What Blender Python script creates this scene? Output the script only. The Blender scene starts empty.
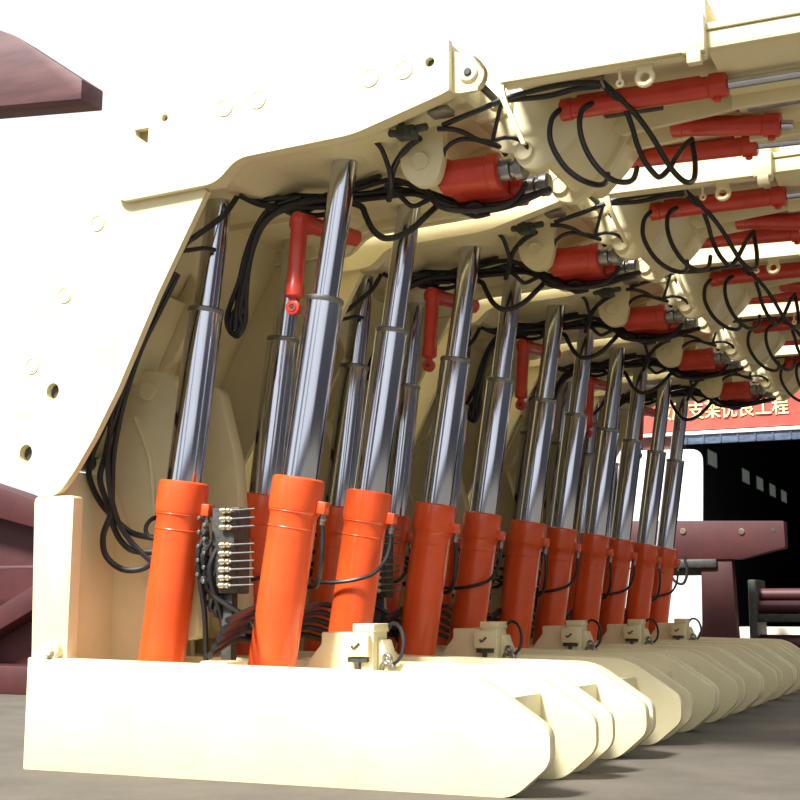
import bpy, bmesh, math, random
from mathutils import Vector, Matrix
random.seed(7)
SC = bpy.context.scene
COL = SC.collection
R = math.radians

# ------------------------------------------------------------------ materials
def mat(name, c1, c2=None, rough=.5, metal=0., scale=6., rough2=None, bump=0., bscale=60., coat=0., spec=.5, stretch=None):
    m = bpy.data.materials.new(name); m.use_nodes = True
    nt = m.node_tree; b = nt.nodes['Principled BSDF']
    b.inputs['Metallic'].default_value = metal
    b.inputs['Roughness'].default_value = rough
    b.inputs['Coat Weight'].default_value = coat
    b.inputs['Coat Roughness'].default_value = .15
    b.inputs['Specular IOR Level'].default_value = spec
    c2 = c2 or c1
    tc = nt.nodes.new('ShaderNodeTexCoord')
    mp = nt.nodes.new('ShaderNodeMapping')
    if stretch: mp.inputs['Scale'].default_value = stretch
    nt.links.new(tc.outputs['Object'], mp.inputs['Vector'])
    n = nt.nodes.new('ShaderNodeTexNoise')
    n.inputs['Scale'].default_value = scale; n.inputs['Detail'].default_value = 6; n.inputs['Roughness'].default_value = .65
    nt.links.new(mp.outputs['Vector'], n.inputs['Vector'])
    r = nt.nodes.new('ShaderNodeValToRGB')
    r.color_ramp.elements[0].position = .33; r.color_ramp.elements[1].position = .62
    r.color_ramp.elements[0].color = (*c2, 1); r.color_ramp.elements[1].color = (*c1, 1)
    nt.links.new(n.outputs['Fac'], r.inputs['Fac'])
    nt.links.new(r.outputs['Color'], b.inputs['Base Color'])
    if rough2 is not None:
        mr = nt.nodes.new('ShaderNodeMapRange')
        mr.inputs['From Min'].default_value = .3; mr.inputs['From Max'].default_value = .7
        mr.inputs['To Min'].default_value = rough2; mr.inputs['To Max'].default_value = rough
        nt.links.new(n.outputs['Fac'], mr.inputs['Value'])
        nt.links.new(mr.outputs['Result'], b.inputs['Roughness'])
    if bump:
        n2 = nt.nodes.new('ShaderNodeTexNoise'); n2.inputs['Scale'].default_value = bscale
        nt.links.new(mp.outputs['Vector'], n2.inputs['Vector'])
        bp = nt.nodes.new('ShaderNodeBump'); bp.inputs['Strength'].default_value = bump; bp.inputs['Distance'].default_value = .004
        nt.links.new(n2.outputs['Fac'], bp.inputs['Height'])
        nt.links.new(bp.outputs['Normal'], b.inputs['Normal'])
    return m

CREAM = mat('cream_paint', (.80, .725, .47), (.745, .66, .40), .42, scale=3.5, rough2=.55, bump=.08, bscale=30, coat=.1)
ORANGE = mat('orange_red_paint', (.82, .10, .018), (.74, .078, .014), .3, scale=5, coat=.4)
RED = mat('red_paint', (.62, .045, .022), (.5, .035, .018), .36, scale=8, coat=.2)
CHROME = mat('chrome_steel', (.62, .64, .72), (.54, .56, .64), .17, metal=1., scale=9, rough2=.09, stretch=(1, 1, .12))
STEEL = mat('dull_steel', (.34, .34, .34), (.22, .22, .22), .4, metal=1., scale=14)
BRASS = mat('pale_brass', (.78, .72, .56), (.6, .54, .42), .3, metal=1., scale=20)
RUBBER = mat('black_rubber', (.016, .016, .019), (.010, .010, .012), .42, scale=20)
BLACK = mat('grey_black_iron', (.065, .068, .06), (.03, .03, .03), .5, scale=30)
SLOT = mat('dark_grey_steel', (.055, .06, .058), (.04, .042, .042), .5)
MAROON = mat('maroon_steel', (.075, .015, .017), (.05, .011, .013), .55, scale=4)
RUST = mat('rusty_maroon_steel', (.13, .055, .06), (.07, .027, .034), .6, scale=2.5, stretch=(.4, 3, 3))
WHITE = mat('white_enamel', (.90, .91, .91), (.86, .88, .88), .3, scale=2)
BANNER = mat('red_cloth', (.42, .085, .06), (.34, .06, .042), .7, scale=2.5)
LETTER = mat('pale_yellow_print', (.93, .85, .42), (.85, .72, .3), .7)
NAVY = mat('blue_grey_sheet', (.11, .15, .24), (.05, .07, .12), .45, scale=3, stretch=(3, 1, 6))
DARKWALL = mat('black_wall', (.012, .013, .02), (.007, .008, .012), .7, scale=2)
BRICK = mat('brown_wall', (.20, .09, .06), (.13, .06, .045), .8, scale=5)
CONC = mat('pale_concrete', (.12, .105, .085), (.085, .075, .062), .85, scale=2.2, bump=.3, bscale=80)
PALE = mat('pale_kerb_concrete', (.62, .57, .49), (.54, .49, .41), .85, scale=3)
GLASSW = mat('pale_window', (.35, .40, .36), (.22, .27, .24), .2, scale=9)

# ------------------------------------------------------------------ mesh helpers
def new(): return bmesh.new()

def finish(name, bm, m, parent=None, ang=35):
    bmesh.ops.recalc_face_normals(bm, faces=bm.faces)
    lim = R(ang)
    for f in bm.faces: f.smooth = True
    for e in bm.edges:
        if len(e.link_faces) == 2:
            e.smooth = e.calc_face_angle(0) < lim
        else: e.smooth = False
    me = bpy.data.meshes.new(name); bm.to_mesh(me); bm.free()
    me.materials.append(m)
    o = bpy.data.objects.new(name, me); COL.objects.link(o)
    if parent is not None: o.parent = parent
    return o

def prof(pts, y0, y1, bev=.006, holes=(), bm=None):
    """outline in x,z extruded from y0 to y1"""
    t = new()
    if holes:
        es = []
        for loop in [pts] + list(holes):
            vs = [t.verts.new((x, y0, z)) for x, z in loop]
            es += [t.edges.new((vs[i], vs[(i + 1) % len(vs)])) for i in range(len(vs))]
        bmesh.ops.triangle_fill(t, use_beauty=True, edges=es)
        faces = list(t.faces)
    else:
        vs = [t.verts.new((x, y0, z)) for x, z in pts]
        faces = [t.faces.new(vs)]
    g = bmesh.ops.extrude_face_region(t, geom=faces)
    bmesh.ops.translate(t, verts=[v for v in g['geom'] if isinstance(v, bmesh.types.BMVert)], vec=(0, y1 - y0, 0))
    bmesh.ops.recalc_face_normals(t, faces=t.faces)
    if bev and not holes:
        bmesh.ops.bevel(t, geom=list(t.edges), offset=bev, segments=2, profile=.5, affect='EDGES', clamp_overlap=True)
    return merge(bm, t)

def merge(bm, t):
    if bm is None: return t
    me = bpy.data.meshes.new('tmp'); t.to_mesh(me); t.free()
    bm.from_mesh(me); bpy.data.meshes.remove(me)
    return bm

def box(x0, x1, y0, y1, z0, z1, bev=.004, bm=None):
    return prof([(x0, z0), (x1, z0), (x1, z1), (x0, z1)], y0, y1, bev, bm=bm)

def frame(d):
    d = Vector(d).normalized()
    a = Vector((0, 0, 1)) if abs(d.z) < .9 else Vector((1, 0, 0))
    u = d.cross(a).normalized(); v = d.cross(u).normalized()
    return u, v

def lathe(p0, p1, rings, seg=28, bm=None, cap=True):
    """rings: (distance along p0->p1, radius)"""
    bm = bm or new()
    p0 = Vector(p0); d = (Vector(p1) - p0).normalized(); u, v = frame(d)
    prev = None; first = None
    for t, r in rings:
        c = p0 + d * t
        ring = [bm.verts.new(c + (u * math.cos(a) + v * math.sin(a)) * r) for a in [2 * math.pi * k / seg for k in range(seg)]]
        if prev:
            for k in range(seg):
                bm.faces.new((prev[k], prev[(k + 1) % seg], ring[(k + 1) % seg], ring[k]))
        else: first = ring
        prev = ring
    if cap:
        bm.faces.new(first[::-1]); bm.faces.new(prev)
    return bm

def cyl(p0, p1, r, seg=20, bev=.004, bm=None):
    L = (Vector(p1) - Vector(p0)).length
    b = min(bev, L * .3, r * .5)
    return lathe(p0, p1, [(0, r - b), (b, r), (L - b, r), (L, r - b)], seg, bm)

def smooth_path(pts, step=5):
    P = [Vector(p) for p in pts]; out = []
    for i in range(len(P) - 1):
        a = P[max(i - 1, 0)]; b = P[i]; c = P[i + 1]; d = P[min(i + 2, len(P) - 1)]
        for k in range(step):
            t = k / step
            out.append(.5 * ((2 * b) + (c - a) * t + (2 * a - 5 * b + 4 * c - d) * t * t + (3 * b - a - 3 * c + d) * t ** 3))
    out.append(P[-1]); return out

def tube(pts, r, seg=8, step=5, bm=None):
    bm = bm or new()
    P = smooth_path(pts, step); prev = None; first = None
    u = None
    for i, p in enumerate(P):
        d = (P[min(i + 1, len(P) - 1)] - P[max(i - 1, 0)])
        if d.length < 1e-7: continue
        d.normalize()
        if u is None: u, _ = frame(d)
        u = (u - d * u.dot(d)).normalized(); v = d.cross(u)
        ring = [bm.verts.new(p + (u * math.cos(a) + v * math.sin(a)) * r) for a in [2 * math.pi * k / seg for k in range(seg)]]
        if prev:
            for k in range(seg): bm.faces.new((prev[k], prev[(k + 1) % seg], ring[(k + 1) % seg], ring[k]))
        else: first = ring
        prev = ring
    bm.faces.new(first[::-1]); bm.faces.new(prev)
    return bm

def torus(c, axis, Rr, r, seg=28, ss=10, bm=None):
    bm = bm or new(); u, v = frame(axis); n = Vector(axis).normalized(); c = Vector(c); rings = []
    for k in range(seg):
        a = 2 * math.pi * k / seg; d = u * math.cos(a) + v * math.sin(a)
        rings.append([bm.verts.new(c + d * (Rr + r * math.cos(b)) + n * r * math.sin(b)) for b in [2 * math.pi * j / ss for j in range(ss)]])
    for k in range(seg):
        A, B = rings[k], rings[(k + 1) % seg]
        for j in range(ss): bm.faces.new((A[j], A[(j + 1) % ss], B[(j + 1) % ss], B[j]))
    return bm

def circle(x, z, r, n=20, sx=1.): return [(x + r * sx * math.cos(2 * math.pi * k / n), z + r * math.sin(2 * math.pi * k / n)) for k in range(n)]

def rounded(pts, radii, n=6):
    """polygon with rounded corners"""
    out = []; N = len(pts)
    for i, p in enumerate(pts):
        r = radii[i] if isinstance(radii, (list, tuple)) else radii
        p = Vector(p); a = Vector(pts[i - 1]); b = Vector(pts[(i + 1) % N])
        if r <= 0: out.append(tuple(p)); continue
        da = (a - p); db = (b - p); la, lb = da.length, db.length
        t = min(r, la * .45, lb * .45)
        s = p + da / la * t; e = p + db / lb * t
        for k in range(n + 1):
            q = k / n
            out.append(tuple((1 - q) ** 2 * s + 2 * q * (1 - q) * p + q * q * e))
    return out

def empty(name, loc, label, cat, group=None):
    o = bpy.data.objects.new(name, None); COL.objects.link(o); o.location = loc
    o.empty_display_size = .2
    o['label'] = label; o['category'] = cat
    if group: o['group'] = group
    return o

def structure(o, label=None):
    o['kind'] = 'structure'
    if label: o['label'] = label
    return o

def copy_tree(o, parent=None):
    c = o.copy(); COL.objects.link(c)
    if parent is not None:
        c.parent = parent
    for ch in list(o.children): copy_tree(ch, c)
    return c

_b = GLASSW.node_tree.nodes['Principled BSDF']; _b.inputs['Emission Color'].default_value = (.62, .72, .60, 1); _b.inputs['Emission Strength'].default_value = .08
HOSES = {
    'supply': [
        ( [(1.485,-0.08,2.256),(1.406,-0.1,2.262),(1.311,-0.12,2.258),(1.194,-0.14,2.241),(1.09,-0.14,2.225),(1.001,-0.13,2.205),(0.92,-0.12,2.191),(0.829,-0.1,2.178)] , 0.012 ),
        ( [(1.475,-0.06,2.253),(1.377,-0.07,2.253),(1.269,-0.08,2.238),(1.16,-0.1,2.236),(1.067,-0.1,2.243)] , 0.012 ),
    ],
    'loops': [
        ( [(1.486,-0.07,2.256),(1.522,-0.06,2.213),(1.553,0.0,2.176),(1.57,0.05,2.113),(1.576,0.1,2.055),(1.602,0.1,1.985),(1.629,0.1,1.94),(1.649,0.15,1.924),(1.674,0.2,1.965),(1.693,0.25,2.024),(1.71,0.35,2.109),(1.73,0.42,2.159)] , 0.0115 ),
        ( [(1.49,-0.07,2.263),(1.539,-0.05,2.21),(1.604,0.0,2.132),(1.652,0.05,2.052),(1.682,0.1,1.986),(1.712,0.15,1.932),(1.744,0.2,1.906),(1.756,0.3,1.947),(1.747,0.38,2.045),(1.729,0.42,2.151)] , 0.0115 ),
        ( [(1.32,-0.02,2.206),(1.296,-0.05,2.178),(1.274,-0.06,2.141),(1.268,-0.06,2.072),(1.289,-0.05,2.006),(1.329,-0.04,1.942),(1.383,-0.02,1.896),(1.428,0.05,1.891),(1.442,0.12,1.922),(1.429,0.2,1.982)] , 0.0115 ),
        ( [(1.447,-0.02,2.202),(1.423,-0.05,2.187),(1.396,-0.06,2.155),(1.391,-0.06,2.086),(1.411,-0.05,2.005),(1.454,-0.04,1.929),(1.502,0.0,1.886),(1.532,0.1,1.904),(1.541,0.18,1.944),(1.537,0.25,2.008)] , 0.0115 ),
    ],
    'jack': [
        ( [(0.807,-0.1,2.165),(0.868,-0.1,2.155),(0.917,-0.08,2.138),(0.953,-0.05,2.117),(0.993,-0.02,2.104),(1.03,0.02,2.095),(1.042,0.06,2.072)] , 0.011 ),
        ( [(0.788,0.0,2.076),(0.805,-0.02,2.102),(0.844,-0.04,2.12),(0.892,-0.04,2.13),(0.954,-0.03,2.12),(1.01,-0.03,2.103)] , 0.0095 ),
        ( [(1.014,-0.03,2.098),(1.035,-0.05,2.143),(1.064,-0.08,2.204),(1.08,-0.1,2.232)] , 0.009 ),
        ( [(1.01,-0.03,2.103),(1.062,-0.03,2.112),(1.108,-0.03,2.105),(1.147,-0.02,2.082),(1.161,0.0,2.053)] , 0.009 ),
        ( [(0.727,-0.1,2.138),(0.656,-0.06,2.123),(0.598,-0.02,2.097),(0.552,0.02,2.063),(0.525,0.06,2.026),(0.474,0.15,1.979)] , 0.014 ),
        ( [(0.519,-0.1,2.16),(0.542,-0.08,2.129),(0.547,-0.04,2.089),(0.547,0.0,2.045),(0.525,0.06,2.009)] , 0.011 ),
    ],
    'main': [
        ( [(-0.183,-0.1,2.091),(-0.157,0.0,2.094),(-0.088,0.12,2.079),(0.0,0.22,2.079),(0.157,0.26,2.07),(0.332,0.28,2.067),(0.483,0.28,2.062),(0.603,0.3,2.015),(0.781,0.3,1.957),(0.957,0.28,1.942),(1.155,0.22,1.952)] , 0.014 ),
        ( [(-0.172,-0.1,2.053),(-0.13,0.0,2.05),(-0.072,0.12,2.045),(0.052,0.22,2.044),(0.208,0.26,2.04),(0.395,0.28,2.041),(0.54,0.28,2.036),(0.674,0.3,1.979),(0.827,0.3,1.929),(0.98,0.28,1.926),(1.183,0.2,1.951)] , 0.013 ),
        ( [(-0.151,-0.05,2.02),(-0.107,0.05,2.002),(-0.037,0.15,2.007),(0.062,0.25,2.028),(0.223,0.28,2.049),(0.371,0.28,2.076),(0.53,0.25,2.078),(0.63,0.26,2.009),(0.761,0.28,1.94)] , 0.012 ),
        ( [(-0.172,-0.05,2.05),(-0.149,0.05,2.035),(-0.075,0.1,2.007),(-0.009,0.2,2.041),(0.092,0.24,2.068),(0.262,0.26,2.089),(0.443,0.25,2.104),(0.573,0.26,2.048),(0.707,0.3,1.993),(0.882,0.3,1.935),(1.04,0.26,1.948)] , 0.013 ),
        ( [(0.272,0.2,2.006),(0.321,0.2,1.981),(0.35,0.18,1.931),(0.394,0.16,1.858),(0.447,0.16,1.816),(0.508,0.18,1.823),(0.566,0.2,1.857),(0.613,0.22,1.906),(0.648,0.26,1.958)] , 0.014 ),
        ( [(0.659,0.28,1.998),(0.761,0.28,1.927),(0.834,0.28,1.9),(0.876,0.28,1.921),(0.826,0.28,1.959),(0.78,0.28,1.942),(0.816,0.28,1.898),(0.889,0.28,1.902)] , 0.009 ),
        ( [(0.432,0.2,2.067),(0.495,0.22,2.015),(0.543,0.24,1.969),(0.592,0.26,1.987),(0.644,0.27,2.01)] , 0.011 ),
    ],
    'drop': [
        ( [(0.163,0.2,2.033),(0.039,0.15,2.021),(-0.055,0.12,1.987),(-0.141,0.12,1.929),(-0.207,0.14,1.83),(-0.248,0.16,1.724),(-0.3,0.2,1.599),(-0.32,0.22,1.488)] , 0.016 ),
        ( [(0.138,0.2,2.004),(-0.021,0.15,2.001),(-0.122,0.13,1.947),(-0.187,0.14,1.847),(-0.227,0.16,1.731),(-0.259,0.2,1.618),(-0.274,0.22,1.521),(-0.309,0.22,1.46),(-0.347,0.22,1.491),(-0.338,0.22,1.56),(-0.291,0.22,1.611)] , 0.013 ),
        ( [(0.039,0.15,2.049),(-0.086,0.12,2.01),(-0.162,0.12,1.931),(-0.228,0.14,1.814),(-0.273,0.16,1.694),(-0.342,0.2,1.598),(-0.369,0.22,1.53),(-0.336,0.22,1.471),(-0.289,0.22,1.504),(-0.27,0.22,1.567)] , 0.013 ),
        ( [(-0.011,0.15,2.014),(-0.106,0.12,1.971),(-0.166,0.12,1.89),(-0.211,0.14,1.775),(-0.258,0.17,1.657),(-0.289,0.2,1.565),(-0.289,0.22,1.509),(-0.316,0.22,1.544),(-0.29,0.2,1.621)] , 0.012 ),
        ( [(-0.166,-0.05,2.017),(-0.194,-0.1,1.93),(-0.237,-0.15,1.867),(-0.274,-0.2,1.814),(-0.321,-0.22,1.77),(-0.365,-0.24,1.664)] , 0.013 ),
        ( [(-0.272,-0.05,1.79),(-0.292,-0.1,1.788),(-0.316,-0.18,1.762),(-0.34,-0.22,1.75)] , 0.01 ),
        ( [(-0.128,0.1,2.097),(-0.072,0.12,2.064),(-0.047,0.14,2.015),(-0.016,0.16,1.985),(0.038,0.2,1.994),(0.093,0.22,2.02),(0.168,0.24,2.007)] , 0.012 ),
        ( [(-0.16,0.05,2.078),(-0.115,0.08,2.02),(-0.066,0.12,1.989),(0.014,0.16,2.004),(0.063,0.2,1.977),(0.133,0.22,1.978),(0.218,0.24,2.01)] , 0.012 ),
        ( [(-0.115,0.08,2.034),(-0.007,0.14,2.047),(0.042,0.2,2.03),(0.112,0.22,2.06),(0.192,0.24,2.088),(0.301,0.24,2.11),(0.408,0.2,2.111)] , 0.013 ),
    ],
    'rear': [
        ( [(-0.378,-0.22,1.661),(-0.498,-0.2,1.501),(-0.575,-0.18,1.388),(-0.638,-0.16,1.29),(-0.699,-0.14,1.156),(-0.778,-0.12,1.03),(-0.851,-0.1,0.908),(-0.863,-0.1,0.815),(-0.835,-0.06,0.711),(-0.773,-0.03,0.632),(-0.696,0.0,0.566),(-0.583,0.02,0.542)] , 0.0135 ),
        ( [(-0.363,-0.22,1.66),(-0.478,-0.2,1.499),(-0.554,-0.18,1.386),(-0.617,-0.16,1.28),(-0.678,-0.14,1.146),(-0.74,-0.12,1.01),(-0.781,-0.1,0.9),(-0.804,-0.1,0.799),(-0.784,-0.07,0.695),(-0.763,-0.05,0.6),(-0.739,-0.02,0.531),(-0.683,0.0,0.487),(-0.571,0.02,0.481)] , 0.0135 ),
        ( [(-0.361,-0.2,1.656),(-0.471,-0.18,1.494),(-0.553,-0.16,1.381),(-0.615,-0.14,1.274),(-0.676,-0.12,1.14),(-0.722,-0.1,1.003),(-0.753,-0.08,0.883),(-0.761,-0.07,0.774),(-0.761,-0.07,0.655),(-0.806,-0.06,0.552),(-0.801,-0.04,0.465),(-0.729,-0.02,0.408),(-0.638,0.0,0.408),(-0.585,0.02,0.447)] , 0.0135 ),
        ( [(-0.575,-0.2,1.34),(-0.635,-0.18,1.194),(-0.711,-0.15,1.093),(-0.748,-0.12,0.967),(-0.763,-0.1,0.837),(-0.751,-0.08,0.707),(-0.726,-0.05,0.599),(-0.67,-0.02,0.512),(-0.579,0.02,0.421)] , 0.012 ),
        ( [(-0.562,0.02,0.533),(-0.612,0.0,0.551),(-0.624,0.0,0.59),(-0.607,0.02,0.626),(-0.577,0.06,0.641)] , 0.01 ),
    ],
    'ported': [
    ],
}

# ------------------------------------------------------------------ one roof support
SUP = empty('roof_support', (0, 0, 0), 'cream roof support nearest the camera, its whole white angled side plate in view', 'mining roof support', 'hydraulic roof supports in a row')

# ---- base
b = new()
side = rounded([(-.955, -.42), (1.18, -.42), (1.32, -.30), (1.32, -.18), (1.05, -.0), (-.90, .035), (-.955, .035)], [.01, .05, .04, .04, .08, 0, .01])
for y0, y1 in ((-.345, -.285), (.235, .275), (.475, .515), (1.035, 1.095)):
    prof(side, y0, y1, .006, bm=b)
for y0, y1 in ((-.285, .235), (.515, 1.035)):
    box(-.94, 1.10, y0, y1, -.40, -.09, .004, bm=b)
box(-.55, .35, .275, .475, -.30, -.10, .004, bm=b)
BASE = finish('base', b, CREAM, SUP)
# rear upright that carries the links
b = new()
up = rounded([(-.96, .0), (-.78, .0), (-.775, .71), (-.982, .71)], [.01, .01, .02, .03])
for y0, y1 in ((-.315, -.25), (1.0, 1.065)):
    prof(up, y0, y1, .012, bm=b)
for y0, y1 in ((.14, .18), (.30, .335), (.415, .45), (.85, .90)):
    prof(rounded([(-1.0, .0), (-.64, .0), (-.67, .38), (-.74, .75), (-.71, 1.0), (-1.05, .91), (-1.03, 0)], [0, .02, .1, .05, .03, 0, 0]), y0, y1, .010, bm=b)
box(-.95, -.89, -.25, 1.0, -.05, .83, .006, bm=b)
cyl((-.845, -.345, .062), (-.845, -.30, .062), .042, 22, .006, bm=b)
cyl((-.845, -.36, .062), (-.845, -.34, .062), .022, 6, .003, bm=b)
finish('rear_upright', b, CREAM, BASE)
# anchor block with its stop box between the front legs
b = prof([(.0, -.09), (.10, .05), (.135, .09), (.135, .14), (.30, .14), (.30, -.09)], .21, .52, .008)
prof([(-.04, -.09), (.04, .07), (.13, .095), (.13, -.09)], .52, .60, .006, bm=b)
box(.305, .395, .18, .32, -.09, .168, .008, bm=b)
box(.300, .400, .175, .325, .142, .176, .005, bm=b)
box(.275, .385, .150, .20, .040, .130, .006, bm=b)
prof([(.395, -.09), (.395, .11), (.415, .11), (.44, .04), (.45, -.09)], .22, .32, .006, bm=b)
finish('anchor_block', b, CREAM, BASE)
b = tube([(.31, .147, .085), (.32, .147, .074), (.345, .147, .096)], .005, 6)
box(.285, .375, .16, .20, .018, .038, .002, bm=b)
box(.318, .338, .16, .20, -.06, .02, .002, bm=b)
finish('stop_slot', b, BLACK, BASE)
b = torus((.445, .21, -.01), (.2, 1, 0), .030, .010)
torus((.45, .20, .03), (.3, 1, .2), .020, .008, bm=b)
finish('hose_coupling', b, STEEL, BASE)
b = box(-.16, -.03, -.28, -.12, -.09, .030, .012)
cyl((-.14, -.30, -.01), (-.14, -.27, -.01), .02, 12, bm=b)
finish('jack_pad', b, CREAM, BASE)

# ---- legs
AX = 1.0113
def leg_parts():
    leg = finish('leg', lathe((0, 0, -.10), (0, 0, 1), [(0, .07), (.02, .098), (.06, .1), (.70, .1), (.73, .1), (.75, .108)], 36), ORANGE)
    b = lathe((0, 0, .645), (0, 0, 1), [(0, .1), (.006, .108), (.02, .111), (.125, .111), (.138, .109), (.145, .100), (.145, .085)], 36)
    prof([(-.03, 0), (.03, 0), (.03, .05), (-.03, .05)], 0, .045, .006)
    col = finish('collar', b, ORANGE, leg)
    b = torus((0, 0, .578), (0, 0, 1), .1, .0035, 36, 6)
    torus((0, 0, .645), (0, 0, 1), .104, .004, 36, 6, bm=b)
    finish('weld_bead', b, ORANGE, leg)
    b = new()
    t = box(-.032, .032, .09, .145, -.025, .028, .006)
    bmesh.ops.rotate(t, verts=t.verts, cent=(0, 0, 0), matrix=Matrix.Rotation(R(-82), 3, 'Z'))
    bmesh.ops.translate(t, verts=t.verts, vec=(0, 0, .675)); merge(b, t)
    port = finish('hose_port', b, ORANGE, leg)
    d = Vector((math.cos(R(8)), math.sin(R(8)), 0))
    p = d * .128
    b = cyl((p.x, p.y, .652), (p.x, p.y, .605), .012, 12, .002)
    cyl((p.x, p.y, .635), (p.x, p.y, .625), .017, 6, .002, bm=b)
    finish('hose_fitting', b, STEEL, leg)
    finish('middle_stage', lathe((0, 0, .76), (0, 0, 1), [(0, .078), (.79, .078), (.797, .076), (.8, .07)], 40), CHROME, leg)
    b = lathe((0, 0, 1.538), (0, 0, 2), [(0, .0785), (.004, .081), (.018, .081), (.024, .076), (.026, .06)], 40)
    finish('wiper_ring', b, STEEL, leg)
    return leg
def rod(leg, top):
    b = lathe((0, 0, 1.55), (0, 0, 3), [(0, .056), (top - 1.55, .056)], 36)
    finish('piston_rod', b, CHROME, leg)
FT, RT = math.atan(.151), math.atan(.118)
lf = leg_parts()
lr = copy_tree(lf)
rod(lf, 2.185); rod(lr, 2.07)
lf2, lr2 = copy_tree(lf), copy_tree(lr)
for o in (lf, lr):
    finish('hose', tube([(.127, .018, .61), (.14, .02, .56), (.15, .02, .47), (.135, .05, .39), (.09, .11, .345), (.02, .15, .34)], .0105, 8, 6), RUBBER, o)
for o in (lf2, lr2):
    finish('hose', tube([(.127, .018, .61), (.137, .01, .55), (.135, -.02, .48), (.115, -.075, .42), (.06, -.118, .385), (-.02, -.135, .36), (-.11, -.12, .345), (-.2, -.06, .34)], .0095, 8, 6), RUBBER, o)
for o, x, y, t in ((lf, 0, .029, FT), (lf2, 0, .721, FT), (lr, -.539, .0225, RT), (lr2, -.539, .7275, RT)):
    o.parent = SUP; o.location = (x, y, 0); o.rotation_euler = (0, t, 0)

# ---- goaf shield
b = new()
gp = rounded([(-.155, 1.965), (-.384, 1.541), (-.571, 1.148), (-.681, .954), (-.785, .80), (-.86, .715), (-.95, .70), (-1.10, .805), (-1.19, .90), (-1.20, 1.0), (-1.133, 1.342), (-.902, 1.735), (-.704, 2.07), (-.60, 2.215), (-.35, 2.2)],
             [0, 0, 0, 0, .08, .08, .06, .08, .05, .05, 0, 0, 0, .03, 0])
hl = [circle(-.909, 1.165, .036, 18, .92), circle(-1.04, .901, .038, 18, .92)]
prof(gp, -.315, -.28, 0, hl, bm=b)
for x, z in ((-.705, 1.891), (-.866, 1.586), (-1.028, 1.283)):
    cyl((x, -.3165, z), (x, -.31, z), .034, 24, .003, bm=b)
    torus((x, -.316, z), (0, 1, 0), .034, .0035, 24, 6, bm=b)
SHIELD = finish('side_plate', b, CREAM)
b = new()
main = [(-.50, 2.10), (-.46, 2.04), (-.66, 1.66), (-.88, 1.22), (-1.06, .86), (-1.13, .90), (-.96, 1.26), (-.72, 1.72)]
prof(main, -.28, .90, .006, bm=b)
for y in (.24, .47):
    prof([(-.58, 1.78), (-.52, 1.66), (-.66, 1.38), (-.86, 1.26), (-.70, 1.60)], y, y + .035, .005, bm=b)
prof([(-.64, 1.66), (-.60, 1.64), (-.79, 1.25), (-.83, 1.27)], -.26, .24, .006, bm=b)
G = finish('goaf_shield', b, CREAM, SUP)
SHIELD.parent = G
b = prof(gp, .90, .93, 0, hl)
finish('side_plate', b, CREAM, G)
for x, z in ((-1.04, .901), (-.909, 1.165)):
    finish('dark_fill', cyl((x, -.284, z), (x, .91, z), .0345, 18), BLACK, G)  # black cylinders stand in for the shade inside the plate holes

# ---- link arms
def arm(y0):
    t = prof(rounded([(-.80, 1.32), (-.90, 1.05), (-.925, .88), (-.80, .60), (-.72, .36), (-.66, .10), (-.42, .10), (-.45, .50), (-.50, .95), (-.60, 1.30)], [.06, .03, .05, .05, .04, .08, .08, .04, .04, .06]), y0, y0 + .09, .012)
    tube([(-.79, y0 - .004, 1.10), (-.70, y0 - .004, .90), (-.66, y0 - .004, .60), (-.60, y0 - .004, .25)], .012, bm=t)
    cyl((-.72, y0 - .02, 1.22), (-.72, y0 + .11, 1.22), .045, 20, bm=t)
    cyl((-.55, y0 - .02, .18), (-.55, y0 + .11, .18), .05, 20, bm=t)
    return finish('link_arm', t, CREAM, SUP)
arm(.13); arm(.53)

# ---- canopy
low = [(-.625, 2.20), (-.592, 1.990), (-.55, 1.961), (-.086, 1.98), (-.006, 2.055), (.041, 2.074), (.51, 2.095), (.567, 2.103), (.919, 2.2), (.957, 2.215), (.958, 2.420), (-.427, 2.387), (-.585, 2.383)]
lowr = rounded(low, [.0, .03, .03, .05, .03, .03, .03, .03, .03, .006, 0, .02, .05])
tri_hole = [(-.50, 2.272), (-.428, 2.272), (-.431, 2.199), (-.492, 2.244)]
b = new()
prof(lowr, -.352, -.322, 0, [circle(-.348, 2.303, .016, 12), circle(.877, 2.342, .020, 14), tri_hole], bm=b)
for x, z in ((-.051, 2.301), (.107, 2.31), (.619, 2.32), (.766, 2.328)):
    torus((x, -.353, z), (0, 1, 0), .036, .0035, 28, 6, bm=b)
    cyl((x, -.354, z), (x, -.345, z), .035, 24, .002, bm=b)
CSIDE = finish('side_plate', b, CREAM)
b = new()
under = [(-.58, 2.03), (-.10, 2.035), (.02, 2.115), (.53, 2.145), (.94, 2.25), (.95, 2.285), (.52, 2.18), (.0, 2.15), (-.12, 2.07), (-.58, 2.065)]
prof(under, -.30, .89, .004, bm=b)
prof([(-.58, 2.345), (.955, 2.385), (.955, 2.418), (-.43, 2.386), (-.58, 2.382)], -.322, .90, .004, bm=b)
prof([(-.60, 2.15), (-.28, 2.15), (-.28, 2.36), (-.60, 2.36)], -.29, -.27, .003, bm=b)
low_in = [(-.56, 2.05), (-.55, 1.966), (-.088, 1.985), (-.008, 2.060), (.04, 2.079), (.51, 2.100), (.567, 2.108), (.919, 2.205), (.957, 2.22), (.955, 2.29), (.53, 2.17), (0, 2.13)]
prof(low_in, -.322, -.262, .004, bm=b)
prof(low_in, .85, .90, .004, bm=b)
for y in (.355,):
    prof([(-.5, 2.10), (-.45, 2.0), (-.12, 2.01), (-.0, 2.085), (.5, 2.115), (.93, 2.215), (.93, 2.38), (-.5, 2.35)], y, y + .04, .004, bm=b)
box(.90, .955, -.30, .89, 2.24, 2.39, .004, bm=b)
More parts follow.
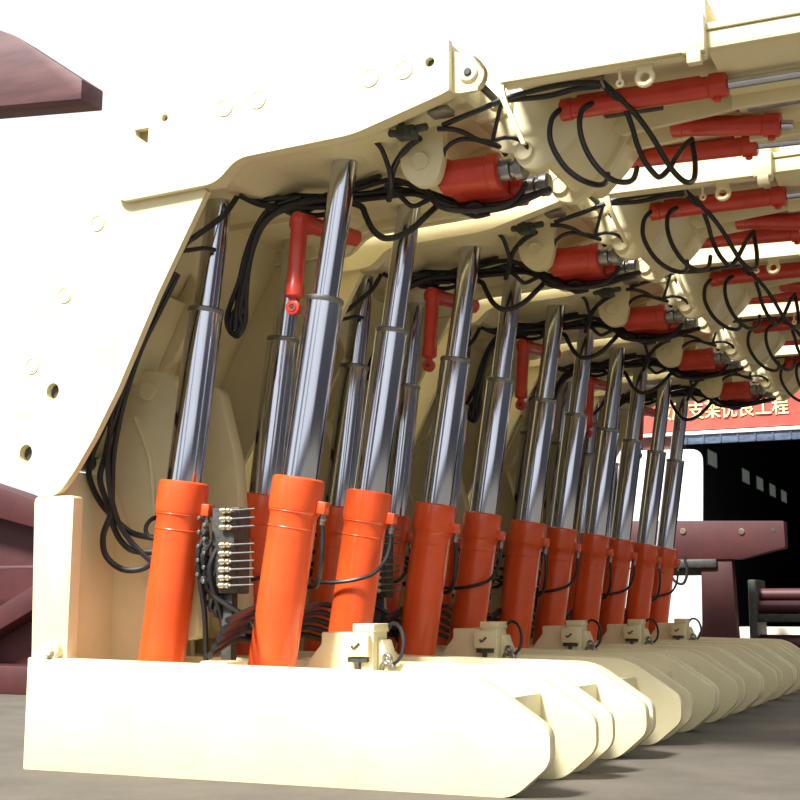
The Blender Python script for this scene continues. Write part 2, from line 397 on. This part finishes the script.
# leg sockets
for x, y, z in ((.322, .029, 2.10), (.322, .721, 2.10), (-.30, .0225, 2.01), (-.30, .7275, 2.01)):
    lathe((x, y, z + .03), (x, y, z + .2), [(0, .085), (.02, .10), (.06, .10)], 24, bm=b)
CAN = finish('canopy', b, CREAM, SUP)
for x, z, r in ((-.348, 2.303, .0155), (.877, 2.342, .0195)): finish('dark_plug', cyl((x, -.328, z), (x, -.30, z), r, 14, .001), BLACK, CAN)  # black plugs added to give the two small holes their inner shade
CSIDE.parent = CAN
finish('side_plate', prof(lowr, .90, .93, 0, [tri_hole]), CREAM, CAN)
# hanging eye plates beside the hinge jack
for y in (-.03, .45):
    b = prof(rounded([(.60, 2.16), (.615, 2.02), (.68, 1.955), (.77, 1.965), (.80, 2.06), (.80, 2.26), (.62, 2.24)], [.02, .08, .08, .06, .05, .01, .01]), y, y + .05, .006)
    cyl((.70, y - .012, 2.065), (.70, y + .062, 2.065), .034, 22, .004, bm=b)
    torus((.70, y - .012, 2.065), (0, 1, 0), .034, .004, 22, 6, bm=b)
    finish('jack_bracket', b, CREAM, CAN)
# hinge lugs
for y in (-.315, .0, .60, .86):
    b = prof(rounded([(.93, 2.215), (1.0, 2.21), (1.075, 2.225), (1.095, 2.29), (1.06, 2.35), (.99, 2.375), (.93, 2.40)], [0, .02, .06, .06, .06, .02, 0]), y, y + .04, .005)
    cyl((1.025, y - .012, 2.285), (1.025, y + .05, 2.285), .038, 24, .005, bm=b)
    if y < -.3: box(.985, 1.065, -.325, -.312, 2.205, 2.222, .002, bm=b)
    finish('hinge_lug', b, CREAM, CAN)
finish('hinge_pin', cyl((1.025, -.335, 2.285), (1.025, .92, 2.285), .016, 14), BLACK, CAN)
# tee valve on the underside
b = box(.66, .74, -.20, -.14, 2.115, 2.165, .006)
cyl((.62, -.17, 2.15), (.68, -.17, 2.14), .016, 10, bm=b)
cyl((.72, -.17, 2.15), (.79, -.17, 2.155), .016, 10, bm=b)
cyl((.69, -.17, 2.15), (.665, -.19, 2.215), .012, 10, bm=b)
cyl((.735, -.19, 2.12), (.745, -.21, 2.115), .02, 6, bm=b)
finish('tee_valve', b, BLACK, CAN)
finish('grease_plate', box(.82, .91, -.25, -.17, 2.175, 2.20, .003), STEEL, CAN)

# ---- front canopy
b = new()
fs = rounded([(1.02, 2.408), (1.055, 2.355), (1.11, 2.28), (1.150, 2.196), (1.40, 2.198), (1.845, 2.218), (1.862, 2.215), (1.92, 2.175), (1.945, 2.18), (1.945, 2.415)], [.01, .03, .03, .01, 0, 0, 0, .01, .01, .01])
prof(fs, -.352, -.322, 0, bm=b)
prof([(1.09, 2.405), (1.12, 2.29), (1.945, 2.29), (1.945, 2.41)], .90, .93, .004, bm=b)
prof(rounded([(1.11, 2.30), (1.163, 2.15), (1.250, 1.950), (1.266, 1.952), (1.186, 2.15), (1.178, 2.24)], [0, .06, .005, .005, .05, 0]), -.359, -.340, .003, bm=b)
prof([(1.04, 2.275), (1.162, 2.072), (1.08, 2.06), (.99, 2.09), (1.02, 2.20)], .015, .035, .003, bm=b)
prof([(1.09, 2.385), (1.945, 2.39), (1.945, 2.415), (1.08, 2.408)], -.322, .90, .003, bm=b)
prof([(1.16, 2.285), (1.93, 2.30), (1.93, 2.325), (1.16, 2.31)], -.322, .90, .003, bm=b)
box(1.17, 1.86, -.322, -.275, 2.205, 2.222, .003, bm=b)
box(1.17, 1.86, -.366, -.350, 2.202, 2.216, .003, bm=b)
for y in (.36, .56): prof([(1.35, 2.29), (1.92, 2.31), (1.92, 2.24), (1.45, 2.20)], y, y + .03, .003, bm=b)
FC = finish('front_canopy', b, CREAM, SUP)
# knuckle brackets and wedge behind the jack
b = new()
kn = rounded([(1.10, 2.28), (1.085, 2.06), (1.13, 1.985), (1.20, 1.97), (1.30, 2.03), (1.40, 2.15), (1.46, 2.285)], [0, .08, .07, .06, .1, .1, 0])
prof(kn, .0, .05, .008, bm=b); prof(kn, .48, .53, .008, bm=b)
prof(rounded([(1.16, 2.28), (1.15, 2.10), (1.20, 2.0), (1.29, 2.05), (1.39, 2.17), (1.44, 2.285)], [0, .05, .05, .08, .08, 0]), .05, .48, .008, bm=b)
prof(rounded([(1.16, 2.28), (1.15, 2.12), (1.24, 2.06), (1.38, 2.2), (1.44, 2.285)], [0, .05, .05, .08, 0]), .53, .80, .008, bm=b)
for y in (-.012, .468):
    cyl((1.14, y, 2.055), (1.14, y + .07, 2.055), .036, 24, .005, bm=b)
    torus((1.14, y, 2.055), (0, 1, 0), .036, .004, 24, 6, bm=b)
finish('knuckle_bracket', b, CREAM, FC)
# side block at the end of the plate
b = box(1.862, 1.945, -.385, -.352, 2.19, 2.335, .006)
box(1.88, 1.93, -.385, -.345, 2.15, 2.20, .004, bm=b)
finish('end_block', b, CREAM, FC)
# lifting ring, small eye, hose clip
b = torus((1.71, -.30, 2.158), (0.1, 1, 0), .028, .0115, 28, 10)
box(1.68, 1.74, -.312, -.288, 2.182, 2.215, .003, bm=b)
finish('lifting_ring', b, CREAM, FC)
b = torus((1.616, -.30, 2.150), (0, 1, 0), .011, .006, 16, 8)
cyl((1.616, -.30, 2.158), (1.616, -.30, 2.212), .006, 8, bm=b)
finish('small_eye', b, CREAM, FC)
b = torus((1.49, -.075, 2.262), (1, 0, .3), .026, .006, 18, 8)
cyl((1.49, -.075, 2.28), (1.49, -.075, 2.295), .008, 8, bm=b)
finish('hose_clip', b, STEEL, FC)
b = box(1.42, 1.66, .19, .225, 2.225, 2.262, .004)
finish('slot_bar', b, SLOT, FC)
# telescopic front beam
b = prof([(1.93, 2.215), (2.75, 2.22), (2.75, 2.285), (1.93, 2.280)], -.335, -.30, .004)
prof([(1.93, 2.283), (2.75, 2.288), (2.75, 2.312), (1.93, 2.307)], -.345, .92, .003, bm=b)
prof([(1.93, 2.24), (2.75, 2.245), (2.75, 2.262), (1.93, 2.257)], -.30, .89, .003, bm=b)
prof([(1.93, 2.25), (2.75, 2.25), (2.75, 2.285), (1.93, 2.280)], .89, .92, .004, bm=b)
for y in (.22, .62): prof([(1.93, 2.19), (2.75, 2.20), (2.75, 2.25), (1.93, 2.245)], y, y + .03, .003, bm=b)
finish('extension_beam', b, CREAM, SUP)

# ---- hinge jack: twin red cylinders on a block
b = new()
for y, x0, x1 in ((.10, .745, 1.005), (.345, .765, 1.03)):
    lathe((x0, y, 2.022), (1, y, 2.022), [(0, .06), (.01, .072), (x1 - x0 - .05, .072), (x1 - x0 - .045, .078), (x1 - x0 - .005, .078), (x1 - x0, .07)], 28, bm=b)
box(.76, .98, .10, .345, 1.972, 2.08, .012, bm=b)
box(.74, .80, .04, .42, 1.97, 2.09, .014, bm=b)
JK = finish('hinge_jack', b, RED, SUP)
for y in (.10, .345):
    x0 = 1.0 if y < .2 else 1.025
    b = lathe((x0, y, 2.022), (2, y, 2.022), [(-.004, .045), (.05, .045), (.055, .036), (.07, .036), (.075, .05), (.105, .05), (.115, .04)], 22)
    finish('rod_end', b, STEEL, JK)
# ---- extension rams
def ram(y, x0, x1, zl, zr, r, rodlen, name='extension_ram'):
    d = Vector((x1 - x0, 0, zr - zl)); L = d.length; d.normalize()
    p0 = Vector((x0, y, zl))
    b = lathe(p0, p0 + d, [(0, r * .8), (.008, r * 1.1), (.05, r * 1.1), (.055, r), (L - .07, r), (L - .065, r * 1.18), (L - .006, r * 1.18), (L, r)], 22)
    t = box(x0 + .07, x1 - .10, y - .012, y + .012, zl + r * .6, zl + r * 1.25, .004); merge(b, t)
    cyl(p0 + d * .03 + Vector((0, -.02, 0)), p0 + d * .03 + Vector((0, -.05, 0)), .016, 12, bm=b)
    cyl(p0 + d * (L - .04), p0 + d * (L - .04) + Vector((0, 0, -r * 1.5)), .016, 12, bm=b)
    o = finish(name, b, RED, SUP)
    finish('ram_rod', cyl(p0 + d * L, p0 + d * (L + rodlen), r * .5, 18), CHROME, o)
    return o
ram(.0, 1.295, 1.955, 2.200, 2.204, .042, .75)
ram(.85, 1.25, 1.93, 2.262, 2.246, .041, .8)
ram(.45, 1.64, 2.085, 2.237, 2.176, .042, .05, 'face_ram')
finish('guide_bar', cyl((1.98, .30, 2.215), (2.7, .30, 2.225), .018, 14), STEEL, SUP)

# ---- side ram hanging between the legs
b = lathe((.094, .05, 1.925), (.072, .05, 1.56), [(0, .03), (.012, .042), (.05, .042), (.06, .037), (.30, .037), (.305, .040), (.355, .040), (.364, .03)], 22)
lathe((.080, .02, 1.90), (.215, .37, 1.895), [(0, .03), (.01, .044), (.10, .044), (.11, .038), (.37, .038)], 22, bm=b)
SR = finish('side_ram', b, RED, SUP)
b = prof(circle(.070, 1.520, .034, 18), .033, .067, .005)
box(.054, .087, .036, .064, 1.53, 1.58, .004, bm=b)
torus((.070, .033, 1.520), (0, 1, 0), .016, .005, 16, 6, bm=b)
EY = finish('ram_eye', b, RED, SR)
finish('eye_bore', cyl((.070, .0315, 1.520), (.070, .04, 1.520), .012, 14, .001), BLACK, SR)

# ---- control valve
b = box(-.30, -.165, .02, .12, .30, .665, .006)
box(-.255, -.17, -.01, .02, .33, .655, .004, bm=b)
box(-.26, -.21, .05, .10, -.09, .30, .004, bm=b)
for k in range(5): cyl((-.32 + .012 * (k % 2), .02, .36 + .05 * k), (-.32 + .012 * (k % 2), -.02, .36 + .05 * k), .014, 10, bm=b)
VB = finish('control_valve', b, BLACK, SUP)
rows = [.648, .612, .577, .503, .467, .433, .40, .365, .333]
f0 = None
for z in rows:
    if f0 is None:
        b = cyl((-.225, -.03, 0), (-.198, -.03, 0), .013, 12, .002)
        cyl((-.195, -.03, 0), (-.175, -.03, 0), .013, 12, .004, bm=b)
        cyl((-.23, -.03, 0), (-.168, -.03, 0), .007, 8, .001, bm=b)
        cyl((-.20, -.035, 0), (-.20, .0, 0), .008, 8, .001, bm=b)
        f0 = finish('valve_spool', b, BRASS, VB)
        l0 = finish('lever', cyl((-.168, -.03, 0), (-.05, -.045, .002), .0042, 8, .001), STEEL, VB)
        f, l = f0, l0
    else:
        f = f0.copy(); l = l0.copy(); COL.objects.link(f); COL.objects.link(l); f.parent = VB; l.parent = VB
    f.location = (0, 0, z); l.location = (0, 0, z)
b = new()
for k in range(10): cyl((-.335 + .03 * (k % 2) + .008 * random.random(), -.005, .62 - .03 * k), (-.335 + .03 * (k % 2), -.035, .62 - .03 * k), .009, 8, .002, bm=b)
finish('hose_fitting', b, STEEL, VB)

# ---- hoses
for key, lst in HOSES.items():
    for pts, r in lst:
        finish('hose', tube(pts, r, 8, 5), RUBBER, SUP)
for k in range(9):
    x = -.32 + .03 * (k % 3); y = .0 + .03 * (k // 3)
    dx = random.uniform(-.06, .3); dy = random.uniform(.05, .5)
    finish('hose', tube([(x, y, .55 - .03 * k), (x - .02, y - .02, .45 - .03 * k), (x + dx * .3, y + dy * .3, .22), (x + dx * .7, y + dy * .7, .10), (x + dx, y + dy, -.02)], .012, 8, 5), RUBBER, SUP)
for k in range(5):
    y0 = -.2 + .1 * k; z0 = .05 + .035 * k
    finish('hose', tube([(-.12 + .02 * k, -.26, z0), (-.2 + .03 * k, .1, z0 + .06), (-.14, .35, z0 + .02), (-.22 + .03 * k, .7, z0 + .07), (-.16, 1.05, z0)], .014, 8, 5), RUBBER, SUP)
finish('hose', tube([(.38, .34, .14), (.42, .31, .175), (.475, .27, .16), (.505, .24, .10), (.50, .22, .04), (.46, .21, .0)], .008, 8, 6), RUBBER, SUP)
finish('hose', tube([(.60, .25, 2.12), (.62, .2, 2.05), (.70, .18, 1.93), (.86, .22, 1.905), (1.0, .24, 1.93), (1.08, .22, 2.0)], .012, 8, 6), RUBBER, SUP)

# ---- the other four of the row
names = [
    'second roof support from the camera, standing right behind the nearest one',
    'third roof support from the camera, middle one of the row of five',
    'fourth roof support from the camera, next to last in the row',
    'farthest roof support, last of the row, in front of the red banner and white van',
]
for i, lab in enumerate(names):
    c = copy_tree(SUP); c.location = (0, 1.5 * (i + 1), 0); c['label'] = lab

# ------------------------------------------------------------------ surroundings
g = box(-30, 30, -22, 40, -.60, -.42, 0)
structure(finish('floor', g, CONC))

# hall with its red banner
b = box(-3.2, -.62, 11.0, 11.25, -.42, 3.2, 0)
box(-.62, 5.5, 11.0, 11.25, 2.37, 3.2, 0, bm=b)
structure(finish('wall_front', b, BRICK))
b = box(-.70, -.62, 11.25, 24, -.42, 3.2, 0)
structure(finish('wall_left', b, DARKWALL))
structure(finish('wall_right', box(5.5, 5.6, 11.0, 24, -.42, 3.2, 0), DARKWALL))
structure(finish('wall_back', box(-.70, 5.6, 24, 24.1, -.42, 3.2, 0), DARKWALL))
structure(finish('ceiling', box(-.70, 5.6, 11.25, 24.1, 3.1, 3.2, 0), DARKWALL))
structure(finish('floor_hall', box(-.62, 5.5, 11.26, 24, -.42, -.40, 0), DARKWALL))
b = box(-.62, 5.5, 10.93, 10.99, 2.20, 2.31, .004)
for k in range(30): cyl((-.55 + .2 * k, 10.925, 2.205), (-.55 + .2 * k, 10.925, 2.305), .012, 6, bm=b)
structure(finish('trim_1', b, NAVY))
structure(finish('trim_2', box(-1.6, 5.5, 10.90, 10.99, 2.31, 2.35, .004), WHITE))
structure(finish('trim_3', box(-.70, 5.5, 10.2, 10.9, -.42, .07, .01), PALE))
for k, y in enumerate((12.7, 15.2, 16.45, 17.7, 18.95)):
    f = structure(finish('window_%d' % (k + 1), box(-.619, -.60, y - .32, y + .32, 2.10, 2.33, .003), SLOT))
    p = box(-.60, -.592, y - .28, y - .02, 2.12, 2.31, .0); box(-.60, -.592, y + .02, y + .28, 2.12, 2.31, .0, bm=p)
    finish('window_pane', p, GLASSW, f)

BN = empty('wall_banner', (-.3, 10.93, 2.6), 'long red cloth banner with big yellow characters above the dark doorway', 'banner')
b = new()
nx, nz = 40, 4
for j in range(2):
    pass
grid = [[bm_v for bm_v in ()] for _ in ()]
V = {}
for s, yy in ((0, 0), (1, .012)):
    for i in range(nx + 1):
        for k in range(nz + 1):
            x = -1.6 + 3.6 * i / nx; z = -.235 + .50 * k / nz
            V[s, i, k] = b.verts.new((x, yy + .006 * math.sin(i * 1.3) , z))
for s in (0, 1):
    for i in range(nx):
        for k in range(nz): b.faces.new((V[s, i, k], V[s, i + 1, k], V[s, i + 1, k + 1], V[s, i, k + 1]))
for i in range(nx):
    for k in (0, nz): b.faces.new((V[0, i, k], V[0, i + 1, k], V[1, i + 1, k], V[1, i, k]))
for k in range(nz):
    for i in (0, nx): b.faces.new((V[0, i, k], V[0, i, k + 1], V[1, i, k + 1], V[1, i, k]))
finish('cloth', b, BANNER, BN)
cu = bpy.data.curves.new('banner_lettering', 'FONT'); cu.body = '液压支架优良工程'
cu.size = .195; cu.extrude = .003; cu.offset = .0; cu.resolution_u = 3
tmp = bpy.data.objects.new('tmp_text', cu); COL.objects.link(tmp)
bpy.context.view_layer.update()
me = bpy.data.meshes.new_from_object(tmp.evaluated_get(bpy.context.evaluated_depsgraph_get()))
bpy.data.objects.remove(tmp); me.name = 'banner_lettering'
bb = new()
for q in (-.0035, 0, .0035):
    n0 = len(bb.verts); bb.from_mesh(me); bb.verts.ensure_lookup_table()
    for v in bb.verts[n0:]: v.co.x += q; v.co.y += abs(q) * .6; v.co.z += q * .1
bb.to_mesh(me); bb.free()
me.materials.clear(); me.materials.append(LETTER)
tx = bpy.data.objects.new('banner_lettering', me); COL.objects.link(tx); tx.parent = BN
tx.rotation_euler = (R(90), 0, 0); tx.scale = (1, 1.18, 1); tx.location = (-.615, -.014, -.085)

# white van
VN = empty('white_van', (-1.49, 9.95, -.42), 'plain white van body with rounded corners behind the last roof support', 'van')
b = prof(rounded([(-1.3, .30), (1.19, .30), (1.24, .60), (1.255, 1.2), (1.30, 2.42), (-1.3, 2.42)], [.05, .1, 0, 0, .14, .14]), -.42, .42, .05)
finish('body', b, WHITE, VN)
for x in (-.8, .75):
    for y0 in (-.41, .25):
        finish('wheel', cyl((x, y0, .30), (x, y0 + .16, .30), .30, 28, .03), RUBBER, VN)

VN.rotation_euler = (0, 0, R(11))
# maroon steel frame
MF = empty('steel_frame', (.2, 8.6, -.42), 'maroon steel frame with bolted cross arm standing before the dark hall', 'steel frame')
b = prof(rounded([(-1.35, 1.58), (.675, 1.525), (.68, 1.27), (.25, 1.165), (-1.35, 1.165)], [.02, .01, .02, .08, .02]), -.10, .10, .008)
finish('cross_arm', b, MAROON, MF)
b = prof([(-.16, 0), (.20, 0), (.16, 1.20), (-.14, 1.20)], -.08, .08, .008)
box(-.35, .40, -.25, .25, 0, .06, .006, bm=b)
prof([(-.14, .55), (-.42, .0), (-.30, .0), (-.10, .42)], -.04, .04, .005, bm=b)
finish('post', b, MAROON, MF)
b = prof([(-1.30, 0), (-1.05, 0), (-1.05, 1.20), (-1.30, 1.20)], -.08, .08, .008)
finish('post', b, MAROON, MF)
for x, z in ((-.305, 1.448), (.27, 1.43)):
    c = cyl((x, -.115, z), (x, -.09, z), .032, 8, .004); finish('bolt', c, BRASS, MF)
finish('bolt_hole', cyl((.575, -.104, 1.44), (.575, -.09, 1.44), .022, 16, .001), BLACK, MF)
finish('cable', tube([(-.52, -.12, 1.20), (-.46, -.14, 1.10), (-.40, -.14, .96), (-.31, -.14, .93), (-.27, -.13, 1.05), (-.30, -.12, 1.20)], .014), RUBBER, MF)
finish('cable', tube([(-.60, -.12, 1.20), (-.58, -.14, .95), (-.62, -.14, .7), (-.70, -.12, .4)], .014), RUBBER, MF)
b = box(-.52, .02, -.12, .12, 1.08, 1.17, .02); cyl((-.45, 0, 1.06), (-.05, 0, 1.06), .05, 14, bm=b)
finish('pump', b, BLACK, MF)

# rusty machine parts standing in the hall mouth
DR = empty('pipe_stack', (.75, 9.5, -.42), 'dark rusty pipe rack beside the maroon steel frame', 'pipe rack')
b = box(-.36, -.28, -.3, .3, 0, .98, .01); box(.9, .98, -.3, .3, 0, .98, .01, bm=b); box(-.36, .98, -.28, -.2, .55, .63, .01, bm=b); box(-.36, .98, .2, .28, .55, .63, .01, bm=b)
box(-.36, .98, -.28, -.2, .2, .28, .01, bm=b); box(-.36, .98, .2, .28, .2, .28, .01, bm=b)
finish('rack', b, BLACK, DR)
for k, (y, z, r, dz) in enumerate(((-.15, .70, .07, 0), (.02, .70, .07, 0), (.17, .70, .07, 0), (-.07, .83, .065, 0), (.1, .83, .065, 0), (-.15, .35, .07, 0), (.02, .35, .07, 0), (.17, .35, .07, 0))):
    finish('pipe', lathe((-.33, y, z), (1, y, z), [(0, r * .8), (0.001, r), (1.28, r), (1.281, r * .8)], 18), MAROON, DR)

# gantry behind the left plate
GT = empty('gantry', (-5.6, 4.0, -.42), 'rusty maroon gantry whose girder end shows above the white side plate', 'gantry')
b = prof([(-.6, 6.28), (.763, 5.642), (1.517, 5.109), (1.515, 4.932), (.80, 4.992), (-.6, 5.11)], -.15, .15, .01)
finish('girder', b, RUST, GT)
b = box(-.35, .05, -.2, .2, 0, 5.15, .01)
finish('column', b, RUST, GT)
b = prof([(.05, 1.9), (1.9, 1.35), (1.9, 1.15), (.05, 1.6)], -.12, .12, .01)
prof([(.05, .3), (1.9, 1.2), (1.9, 1.0), (.05, .1)], -.10, .10, .01, bm=b)
box(.05, 1.9, -.3, .3, 0, .22, .01, bm=b)
finish('brace', b, MAROON, GT)
finish('side_sheet', box(.05, 1.9, .13, .16, .2, 1.45, .004), MAROON, GT)
finish('rail', box(.05, 1.9, -.16, -.12, .99, 1.015, .004), RUST, GT)

# ------------------------------------------------------------------ light
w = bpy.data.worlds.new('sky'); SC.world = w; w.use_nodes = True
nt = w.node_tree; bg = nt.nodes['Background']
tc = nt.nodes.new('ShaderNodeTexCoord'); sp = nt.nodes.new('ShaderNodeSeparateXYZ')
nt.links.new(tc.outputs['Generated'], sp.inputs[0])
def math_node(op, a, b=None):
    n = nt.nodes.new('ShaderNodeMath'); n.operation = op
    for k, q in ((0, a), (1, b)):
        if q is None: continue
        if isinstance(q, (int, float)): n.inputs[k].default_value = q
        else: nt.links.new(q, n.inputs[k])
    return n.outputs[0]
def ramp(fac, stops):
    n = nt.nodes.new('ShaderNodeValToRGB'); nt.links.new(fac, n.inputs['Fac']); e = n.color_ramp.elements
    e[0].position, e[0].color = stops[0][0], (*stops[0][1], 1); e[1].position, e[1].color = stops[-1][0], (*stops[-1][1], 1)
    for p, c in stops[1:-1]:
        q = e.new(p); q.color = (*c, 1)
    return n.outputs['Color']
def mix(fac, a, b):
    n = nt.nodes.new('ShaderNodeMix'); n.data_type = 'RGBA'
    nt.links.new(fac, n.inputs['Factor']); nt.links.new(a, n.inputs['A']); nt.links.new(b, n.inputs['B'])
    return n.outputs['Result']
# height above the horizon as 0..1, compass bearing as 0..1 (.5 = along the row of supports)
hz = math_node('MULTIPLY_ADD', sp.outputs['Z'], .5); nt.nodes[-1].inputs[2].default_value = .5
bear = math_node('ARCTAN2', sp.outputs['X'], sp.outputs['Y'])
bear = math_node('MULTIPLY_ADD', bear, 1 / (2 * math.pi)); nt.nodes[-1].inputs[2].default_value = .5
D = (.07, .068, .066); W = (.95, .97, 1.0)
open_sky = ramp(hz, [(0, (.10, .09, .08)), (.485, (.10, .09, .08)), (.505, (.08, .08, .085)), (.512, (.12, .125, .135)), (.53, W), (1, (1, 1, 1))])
added_dark = ramp(hz, [(0, (.10, .09, .08)), (.485, (.10, .09, .08)), (.505, (.06, .06, .065)), (.62, (.10, .10, .11)), (.70, (.22, .23, .25)), (.78, W), (1, (1, 1, 1))])  # unseen dark surroundings, added to darken chrome edges and cut ambient light
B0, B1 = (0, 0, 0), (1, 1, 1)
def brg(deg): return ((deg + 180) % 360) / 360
st = sorted([(brg(-179.9), B0), (brg(-166), B0), (brg(-163), (.8, .8, .8)), (brg(-156), (.8, .8, .8)), (brg(-152), B0), (brg(-135), B0), (brg(-120), B1), (brg(-85), B1), (brg(-75), B0), (brg(20), B0), (brg(45), B1), (brg(120), B1), (brg(128), (.2, .2, .2)), (brg(150), B0), (brg(172), B0), (brg(174), (.7, .7, .7)), (brg(177), (.7, .7, .7)), (brg(179.9), B0)])  # bearings of the added dark; its narrow bands put streaks in the chrome
sky = mix(ramp(bear, st), open_sky, added_dark)
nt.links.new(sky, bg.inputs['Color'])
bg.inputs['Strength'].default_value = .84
sl = bpy.data.lights.new('sun', 'SUN'); sl.energy = 6.5; sl.angle = R(10); sl.color = (1, .97, .90)
so = bpy.data.objects.new('sun', sl); COL.objects.link(so); so.location = (-4, -8, 8)
so.rotation_euler = Vector((.20, .62, -.74)).to_track_quat('-Z', 'Y').to_euler()

# ------------------------------------------------------------------ camera
cd = bpy.data.cameras.new('camera'); cd.sensor_width = 36; cd.lens = 1342.75 * 36 / 800; cd.clip_end = 300
cam = bpy.data.objects.new('camera', cd); COL.objects.link(cam)
r = Vector((.91313745, .40765026, .00112424)); u = Vector((.06279177, -.14337756, .98767407)); f = Vector((-.40278679, .90181159, .1565205))
m = Matrix(((r.x, u.x, -f.x, 2.7972), (r.y, u.y, -f.y, -4.9318), (r.z, u.z, -f.z, .2203), (0, 0, 0, 1)))
cam.matrix_world = m
SC.camera = cam
SC.view_settings.view_transform = 'Standard'; SC.view_settings.look = 'None'
SC.view_settings.gamma = 1; SC.view_settings.use_curve_mapping = False
SC.view_settings.exposure = .5
